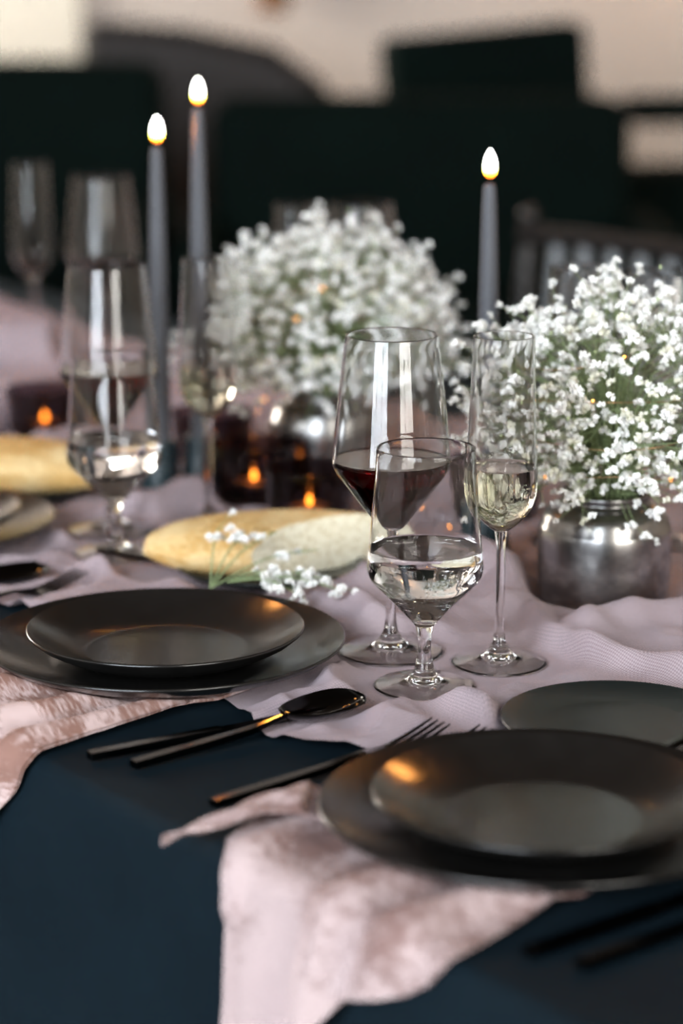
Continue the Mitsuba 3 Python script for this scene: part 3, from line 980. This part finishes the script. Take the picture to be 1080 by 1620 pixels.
_fm = flame_mesh()
_fz = _fm.vertices[:, 2] / .0245
_fc = np.array(FLAME)[None] * (.03 + .97 * sst(.08, .42, _fz))[:, None] * np.stack([np.ones_like(_fz), .55 + .45 * sst(.1, .5, _fz), .2 + .8 * sst(.15, .55, _fz)], -1)
flame_ply = mikit.ply(_fm, 'm_flame', smooth=True, color=_fc, emitter={'type': 'area', 'radiance': {'type': 'mesh_attribute', 'name': 'vertex_color'}, 'sampling_weight': 2.0})
for (pos, h, which), lab, lean in zip(CAND, ('dark grey taper candle on the right, between the two bouquets', 'shorter left dark grey taper candle, leftmost of the three', 'tallest dark grey taper candle, just right of the leftmost one'), (-.4, .3, .2)):
    x, y = pos
    hz = .055
    hold = thing('candle_holder', {'right': 'dark teal candle holder behind the champagne flute, under the right candle', 'left': 'dark teal candle holder right of the left water goblet', 'mid': 'dark teal candle holder under the tallest candle, behind the left flute'}[which], 'candle holder')
    hp = [(0, 0), (.020, 0), (.0215, .002), (.0212, .008), (.0180, .030), (.0165, .046), (.0168, .0525), (.0160, .0545), (.0125, .0545), (.0115, .050), (.0112, .035), (0, .035)]
    part(hold, 'cup', at(mikit.ply(lathe(hp, 48), 'm_holder', smooth=35), place(x, y, TOP + .0022)))
    t = thing('taper_candle', lab, 'candle')
    M = T().translate([x, y, TOP + .0022 + .0355]) @ T().rotate([0, 1, 0], lean)
    L = h - .0377
    cp = [(0, 0), (.0103, 0), (.0105, .004), (.0100, L * .3), (.0086, L * .65), (.0066, L * .93), (.0056, L - .004), (.0040, L - .0005), (.0018, L - .0020), (0, L - .0022)]
    part(t, 'wax', at(mikit.ply(lathe(cp, 48), 'm_candle', smooth=40), M))
    part(t, 'wick', at(mikit.ply(tube([(0, 0, L - .003), (.0003, 0, L + .003), (.0009, 0, L + .008)], .0006, 8), 'm_wick', smooth=True), M))
    part(t, 'flame', at(flame_ply, M @ T().translate([.0003, 0, L + .0045])), 'bright burning flame')

# votives
vg = lathe([(0, 0), (.032, 0), (.036, .003), (.0395, .018), (.0420, .040), (.0428, .056), (.0423, .0572), (.0417, .056), (.0409, .040), (.0384, .020), (.035, .0075), (0, .0065)], 72)
votive_ply = mikit.ply(vg, 'm_smoke', smooth=35)
tea_cup = mikit.ply(lathe([(0, 0), (.0185, 0), (.019, .001), (.019, .012), (.0186, .012), (.0184, .003), (0, .002)], 40), 'm_alu', smooth=35)
tea_wax = mikit.ply(lathe([(0, .0025), (.018, .0035), (.018, .0095), (.005, .0090), (0, .0092)], 40), 'm_wax', smooth=35)
tea_flame = mikit.ply(flame_mesh(.011, .0027), 'm_flame', smooth=True, emitter={'type': 'area', 'radiance': rgb(*TEA), 'sampling_weight': .6})
for (x, y), lab in zip(VOT, ('smoked glass votive between the middle loaf and the left pewter jar', 'smoked glass votive at the left, behind the bread at the picture edge',
                             'smoked glass votive beside the right pewter jar, behind the flute', 'smoked glass votive behind the left champagne flute, farthest of the five', 'smoked glass votive touching the left of the far pewter jar')):
    t = thing('votive_holder', lab, 'candle holder')
    part(t, 'tumbler', at(votive_ply, place(x, y, TOP + .0022)))
    c = thing('tea_light', lab.replace('smoked glass votive', 'lit tea light in smoked glass'), 'candle')
    part(c, 'cup', at(tea_cup, place(x, y, TOP + .0092)))
    part(c, 'wax', at(tea_wax, place(x, y, TOP + .0092)))
    part(c, 'wick', at(mikit.ply(tube([(0, 0, .009), (.0003, 0, .014)], .0005, 6), 'm_wick'), place(x, y, TOP + .0092)))
    part(c, 'flame', at(tea_flame, place(x, y, TOP + .0092 + .0125)))

# fairy lights wound through the bouquets
bulb_ply = mikit.ply(trimesh.creation.icosphere(2, .0009), 'm_flame', smooth=True, emitter={'type': 'area', 'radiance': rgb(*BULB), 'sampling_weight': .03})
for (x, y), lab, seed, rr in ((VASE_R, 'copper wire of warm fairy lights wound through the right bouquet', 2, .085), (VASE_L, 'copper wire of warm fairy lights wound through the left bouquet', 8, .10)):
    r = np.random.default_rng(seed)
    t = thing('fairy_light_string', lab, 'string lights')
    P = []
    for k in range(26):
        a = k * .95 + r.uniform(-.2, .2)
        z = .095 + .115 * k / 25 + r.uniform(-.008, .008)
        q = rr * (.72 + .28 * math.sin(math.pi * k / 25)) * r.uniform(.85, 1.1)
        P.append((x + q * math.cos(a), y + q * math.sin(a), TOP + z))
    c = curve(P, 260)
    part(t, 'wire', mikit.ply(tube(c, .00035, 5), 'm_copper', smooth=True))
    for i in range(6, 260, 36):
        part(t, 'bulb', at(bulb_ply, T().translate([float(v) for v in c[i] + [0, 0, .0016]])))


r = np.random.default_rng(41)
t = thing('fairy_light_string', 'copper wire of warm fairy lights lying among the candle holders and votives', 'string lights', 'fairy lights')
P = [(-.27, 2.30, TOP + .012), (-.235, 2.37, TOP + .03), (-.20, 2.41, TOP + .014), (-.10, 2.39, TOP + .034), (-.085, 2.36, TOP + .075), (-.075, 2.375, TOP + .088), (-.04, 2.50, TOP + .05), (.03, 2.46, TOP + .012), (.06, 2.38, TOP + .03),
     (.08, 2.30, TOP + .012), (.07, 2.22, TOP + .02), (.10, 2.14, TOP + .014), (.155, 2.12, TOP + .03), (.19, 2.03, TOP + .012)]
c = curve(P, 220)
cs_, cn_ = to_sn(c)
c[:, 2] = np.maximum(c[:, 2], TOP + .0040 + np.convolve(np.pad(runner_h(cs_, cn_), 4, mode='edge'), np.ones(9) / 9, 'valid'))
part(t, 'wire', mikit.ply(tube(c, .00035, 5), 'm_copper', smooth=True))
for i in range(4, 220, 13):
    part(t, 'bulb', at(bulb_ply, T().translate([float(v) for v in c[i] + [0, 0, .0016]])))


# ------------------------------------------------------------------ cutlery: built along +x from the butt, z up, then laid along a line
def bar(xs, ws, zs, hs, bev=.0006):
    S = []
    for x, w, z, h in zip(xs, ws, zs, hs):
        b = min(bev, w * .4, h * .4)
        w2, h2 = w / 2, h / 2
        S.append([(x, -w2 + b, z - h2), (x, w2 - b, z - h2), (x, w2, z - h2 + b), (x, w2, z + h2 - b), (x, w2 - b, z + h2), (x, -w2 + b, z + h2), (x, -w2, z + h2 - b), (x, -w2, z - h2 + b)])
    return loft(S)


def knife_parts():
    h = bar([0, .0006, .05, .098, .100], [.0078, .0086, .0090, .0088, .0080], [.0030] * 5, [.0048, .0055, .0055, .0055, .0048])
    xs = np.linspace(.1005, .214, 14)
    f = (xs - xs[0]) / (xs[-1] - xs[0])
    w = .0085 + .0085 * np.sin(np.clip(f * 1.5, 0, 1) * np.pi / 2)
    w *= np.sqrt(np.clip(1 - ((f - .55) / .455).clip(0) ** 2.4, .02, 1))
    b = bar(xs, w, .0032 + 0 * xs, np.interp(f, [0, .1, 1], [.003, .0016, .0009]), .0003)
    return h, b


def spoon_parts():
    xs = np.array([0, .0006, .05, .095, .115, .130])
    h = bar(xs, [.0078, .0084, .0086, .0076, .0052, .0046], [.003, .003, .003, .0036, .0060, .0080], [.0048, .0055, .0055, .0048, .0036, .0028])
    # bowl: an egg-shaped shell
    nu, nv = 26, 20
    L, W, D = .064, .0215, .0085
    u = np.linspace(0, 1, nu); a = np.linspace(-1, 1, nv)
    top = np.zeros((nu, nv, 3))
    for i, q in enumerate(u):
        th = math.pi * q
        wx = W * math.sin(th) ** .72 * (1 + .16 * math.cos(th + math.pi)) + .0006
        for j, b in enumerate(a):
            d = -D * math.sin(th) ** .8 * (1 - b * b)
            top[i, j] = (.126 + L * (1 - math.cos(th)) / 2, wx * b * .98, .0098 + .0012 * math.cos(th * 2) * .4 + d)
    return h, grid_sheet(top, .0013)


def fork_parts():
    xs = np.array([0, .0006, .05, .095, .112, .126])
    h = bar(xs, [.0078, .0084, .0086, .0076, .0052, .0050], [.003, .003, .003, .0036, .0058, .0066], [.0048, .0055, .0055, .0048, .0034, .0026])
    x2 = np.linspace(.1255, .152, 8)
    zc = lambda x: .0066 - .0050 * np.sin(np.clip((x - .126) / .03, 0, 1) * np.pi / 2) + .0105 * np.clip((x - .150) / .045, 0, 1.2) ** 1.4
    hd = bar(x2, np.interp(x2, [.1255, .134, .143, .152], [.005, .0135, .0205, .0222]), zc(x2), np.full(8, .0018), .0004)
    tines = []
    for k in range(4):
        xt = np.linspace(.151, .196, 9)
        m = bar(xt, np.interp(xt, [.151, .19, .196], [.0034, .0026, .0010]), zc(xt), np.interp(xt, [.151, .196], [.0018, .0012]), .0004)
        m.apply_translation((0, (k - 1.5) * .0061, 0))
        tines.append(m)
    return h, hd, tines


kh, kb = knife_parts(); sh, sb = spoon_parts(); fh, fhd, ft = fork_parts()
CUT = {'table_knife': [('handle', mikit.ply(kh, 'm_black_metal')), ('blade', mikit.ply(kb, 'm_black_metal', smooth=30))],
       'spoon': [('handle', mikit.ply(sh, 'm_black_metal', smooth=20)), ('bowl', mikit.ply(sb, 'm_black_metal', smooth=50))],
       'fork': [('handle', mikit.ply(fh, 'm_black_metal', smooth=20)), ('head', mikit.ply(fhd, 'm_black_metal', smooth=30))] + [('tine', mikit.ply(m, 'm_black_metal', smooth=30)) for m in ft]}
small = [('handle', mikit.ply(bar([0, .0006, .04, .076, .078], [.0062, .0068, .0070, .0068, .0062], [.0026] * 5, [.004, .0045, .0045, .0045, .004]), 'm_black_metal')),
         ('blade', mikit.ply(bar(np.linspace(.0785, .150, 8), [.008, .012, .014, .0145, .0145, .014, .011, .003], [.0027] * 8, [.0016] * 8, .0003), 'm_black_metal', smooth=30))]
CUT['butter_knife'] = small


def cutlery(kind, a, b, lab, z0=.0016, z1=.0016, roll=0.0):
    t = thing(kind, lab, {'table_knife': 'knife', 'butter_knife': 'knife'}.get(kind, kind))
    d = np.array(b) - np.array(a)
    L = np.linalg.norm(d)
    M = T().translate([a[0], a[1], TOP + z0]).rotate([0, 0, 1], math.degrees(math.atan2(d[1], d[0]))).rotate([0, 1, 0], -math.degrees(math.atan2(z1 - z0, L))).rotate([1, 0, 0], roll)
    for nm, p in CUT[kind]:
        part(t, nm, at(p, M))


cutlery('table_knife', (-.170, 1.535), (.017, 1.640), 'black table knife right of the left plate stack, beside the spoon', .0014, .0050)
cutlery('spoon', (-.139, 1.518), (.004, 1.628), 'black spoon lying in focus on the mauve runner, right of the left plate stack', .0014, .0078)
cutlery('fork', (-.082, 1.444), (.063, 1.565), 'black fork left of the right plate stack, the outer of two', .0014, .0052)
cutlery('fork', (-.050, 1.430), (.096, 1.551), 'black fork half hidden by the right plate stack, the inner of two', .0014, .0052)
cutlery('table_knife', (.101, 1.214), (.268, 1.345), 'blurred black knife at the lower right corner, behind the spoon handle there', .0012, .0012)
cutlery('spoon', (.128, 1.198), (.286, 1.322), 'blurred black spoon handle at the lower right corner, nearest the camera', .0012, .0012)
cutlery('table_knife', (-.440, 1.910), (-.275, 2.030), 'black knife at the left picture edge beside the farthest plate stack', .0034, .0060)
cutlery('spoon', (-.408, 1.885), (-.252, 2.000), 'black spoon with a bright glint at the left picture edge, behind the left plate stack', .0034, .0060)
cutlery('fork', (-.370, 1.846), (-.226, 1.966), 'black fork with tines peeking over the far left rim of the left dinner plate', .0034, .0060)
cutlery('butter_knife', (-.215, 2.062), (-.135, 2.008), 'small butter knife left of the middle loaf', .0110, .0110)
cutlery('butter_knife', (.205, 1.500), (.300, 1.610), 'small butter knife on the empty dark side plate', .0165, .0165)

# ------------------------------------------------------------------ the far chair (back towards us across the table)
t = thing('dining_chair', 'dark dining chair with pale spindles across the table, right of the right candle', 'chair')
cs0, cn = -1.2425, 1.600
RZc = EDGE_ANG
Cx, Cy, _ = tb(cs0, cn)
Mc = T().translate([Cx, Cy, -.004]).rotate([0, 0, 1], RZc)     # local x along the table edge, y away from the table
def cpart(nm, m, b, sm=35): part(t, nm, at(mikit.ply(m, b, smooth=sm), Mc))
for x in (0.0, .40):
    cpart('back_post', tube([(x, .0, .005), (x, -.01, .44), (x, .0, .70), (x, .012, .850)], [.013, .016, .015, .0135], 16), 'm_lacquer')
    cpart('finial', lathe([(0, .882), (.010, .885), (.0135, .893), (.0135, .901), (.008, .909), (0, .911)], 24).apply_translation((x, .012, 0)), 'm_lacquer')
    cpart('front_leg', tube([(x, -.32, .005), (x, -.32, .44)], [.012, .015], 16), 'm_lacquer')
cpart('top_rail', tube([(-.012, .012, .868), (.10, .020, .872), (.30, .020, .872), (.412, .012, .868)], .0145, 16), 'm_lacquer')
cpart('middle_rail', tube([(0, .0, .62), (.4, .0, .62)], .011, 12), 'm_lacquer')
for k in range(1, 7):
    x = .40 * k / 7
    cpart('spindle', tube([(x, .002, .625), (x, .010, .78), (x, .018, .862)], [.0105, .0115, .0105], 14), 'm_pale_lacquer')
cpart('seat', rbox(-.015, .415, -.34, .015, .44, .475, .012), 'm_lacquer')
for y in (-.16, -.32):
    cpart('stretcher', tube([(0, y, .2), (.4, y, .2)], .008, 10), 'm_lacquer')

# ------------------------------------------------------------------ the lounge behind
def soft(tk, nm, x0, x1, y0, y1, z0, z1, r, M, m='m_green_velvet', lab=None):
    part(tk, nm, at(mikit.ply(rbox(x0, x1, y0, y1, z0, z1, r), m, smooth=30), M), lab)


# right armchair: its back stands up left, its open arm runs to the right
t = thing('armchair', 'dark green velvet armchair with a tall back at the upper right', 'armchair')
M = T().translate([.48, 7.0, 0]).rotate([0, 0, 1], 14)
MB = T().translate([.48, 7.0, 0]).rotate([0, 0, 1], 14).rotate([0, 1, 0], -4.5)
soft(t, 'backrest', -.26, .34, .05, .22, .40, 1.03, .035, MB)
soft(t, 'seat', -.32, .92, -.34, .06, .24, .645, .05, M)
soft(t, 'armrest', .36, .92, -.10, .06, .76, .84, .02, M)
soft(t, 'armrest', -.42, -.33, -.34, .16, .30, .70, .04, M)
for x in (-.3, .86):
    for y in (-.28, .02):
        part(t, 'leg', at(mikit.ply(tube([(x, y, .004), (x, y, .25)], [.014, .02], 10), 'm_dark_wood', smooth=35), M))
part(t, 'arm_post', at(mikit.ply(boxm(.84, .90, -.05, .0, .64, .77), 'm_dark_wood'), M))

t = thing('sofa', 'dark green velvet sofa at the left behind the candles', 'sofa')
M = T().translate([-1.15, 6.1, 0]).rotate([0, 0, 1], 0)
soft(t, 'backrest', -.95, .70, .0, .22, .25, .985, .07, M)
soft(t, 'seat', -.93, .68, -.65, .02, .22, .45, .05, M)
soft(t, 'armrest', .58, .74, -.70, .12, .22, .66, .05, M)
for x in (-.85, .65):
    for y in (-.6, .1):
        part(t, 'leg', at(mikit.ply(tube([(x, y, .004), (x, y, .24)], [.015, .02], 10), 'm_dark_wood', smooth=35), M))

t = thing('wing_chair', 'dark brown leather chair with a rounded back behind the tall candle', 'armchair')
M = T().translate([-.40, 7.6, 0])
# rounded back: hull of discs whose top falls away to the right
hp = []
sp = trimesh.creation.icosphere(2, .06).vertices
for x, z in ((-.36, .975), (-.1, .955), (.16, .90), (.30, .80), (.38, .60), (.38, .35), (-.36, .35)):
    for y in (.06, .18): hp.append(sp + (x, y, z))
part(t, 'backrest', at(mikit.ply(trimesh.convex.convex_hull(np.vstack(hp)), 'm_brown_leather', smooth=30), M))
soft(t, 'seat', -.40, .42, -.62, .02, .24, .46, .05, M, 'm_brown_leather')
for x in (-.34, .34):
    for y in (-.55, .1):
        part(t, 'leg', at(mikit.ply(tube([(x, y, .004), (x, y, .25)], [.014, .02], 10), 'm_dark_wood', smooth=35), M))

t = thing('sofa', 'low dark green velvet sofa in the middle, behind the flowers', 'sofa')
M = T().translate([.13, 6.05, 0]).rotate([0, 0, 1], 0)
soft(t, 'backrest', -.46, .60, .0, .22, .25, .90, .07, M)
soft(t, 'seat', -.44, .58, -.65, .02, .22, .45, .05, M)
soft(t, 'armrest', -.52, -.42, -.65, .12, .22, .62, .05, M)
soft(t, 'armrest', .56, .68, -.65, .12, .22, .62, .05, M)
for x in (-.44, .55):
    for y in (-.6, .1):
        part(t, 'leg', at(mikit.ply(tube([(x, y, .004), (x, y, .24)], [.015, .02], 10), 'm_dark_wood', smooth=35), M))

t = thing('wall_panel', 'bright cream panel on the far wall at the upper left corner', 'wall panel')
part(t, 'board', mikit.ply(rbox(-2.1, -1.00, 9.44, 9.495, .83, 2.2, .012), 'm_cream', smooth=30))
t = thing('wall_sconce', 'small dark amber wall lamp at the top, left of centre', 'wall lamp')
part(t, 'shade', mikit.ply(lathe([(0, -.06), (.045, -.055), (.06, 0), (.075, .10), (.06, .14), (0, .145)], 32).apply_translation((-.265, 9.38, 1.07)), 'm_amber', smooth=35))
part(t, 'arm', mikit.ply(tube([(-.265, 9.38, 1.09), (-.265, 9.5, 1.09)], .012, 10), 'm_amber', smooth=35))

t = thing('floor_lamp', 'floor lamp with a warm shade beyond the right picture edge', 'lamp')
LX, LY = 1.75, 8.9
part(t, 'base', mikit.ply(lathe([(0, .002), (.16, .002), (.165, .01), (.15, .022), (.015, .03), (0, .03)], 40).apply_translation((LX, LY, 0)), 'm_dark_wood', smooth=35))
part(t, 'pole', mikit.ply(tube([(LX, LY, .03), (LX, LY, 1.5)], .012, 12), 'm_dark_wood', smooth=35))
part(t, 'shade', mikit.ply(lathe([(.24, 1.35), (.17, 1.70)], 48).apply_translation((LX, LY, 0)), 'm_shade', smooth=True, emitter={'type': 'area', 'radiance': rgb(9.0, 4.9, 2.2), 'sampling_weight': 2.0}))

for (px_, py_, pz_), lab in (((-1.35, 3.35, 2.35), 'amber globe pendant lamp hanging above the left end of the table, out of frame'), ((1.25, 3.35, 2.15), 'amber globe pendant lamp hanging to the right of the table, out of frame')):
    t = thing('pendant_lamp', lab, 'lamp', 'amber globe pendants')
    part(t, 'globe', at(mikit.ply(trimesh.creation.icosphere(3, .13), 'm_flame', smooth=True, emitter={'type': 'area', 'radiance': rgb(*PENDANT), 'sampling_weight': 2.0}), T().translate([px_, py_, pz_])))
    part(t, 'cap', mikit.ply(lathe([(0, .125), (.035, .124), (.037, .16), (.012, .18), (0, .18)], 24).apply_translation((px_, py_, pz_)), 'm_dark_wood', smooth=35))
    part(t, 'cord', mikit.ply(tube([(px_, py_, pz_ + .18), (px_, py_, RZ - .002)], .004, 8), 'm_lacquer', smooth=35))
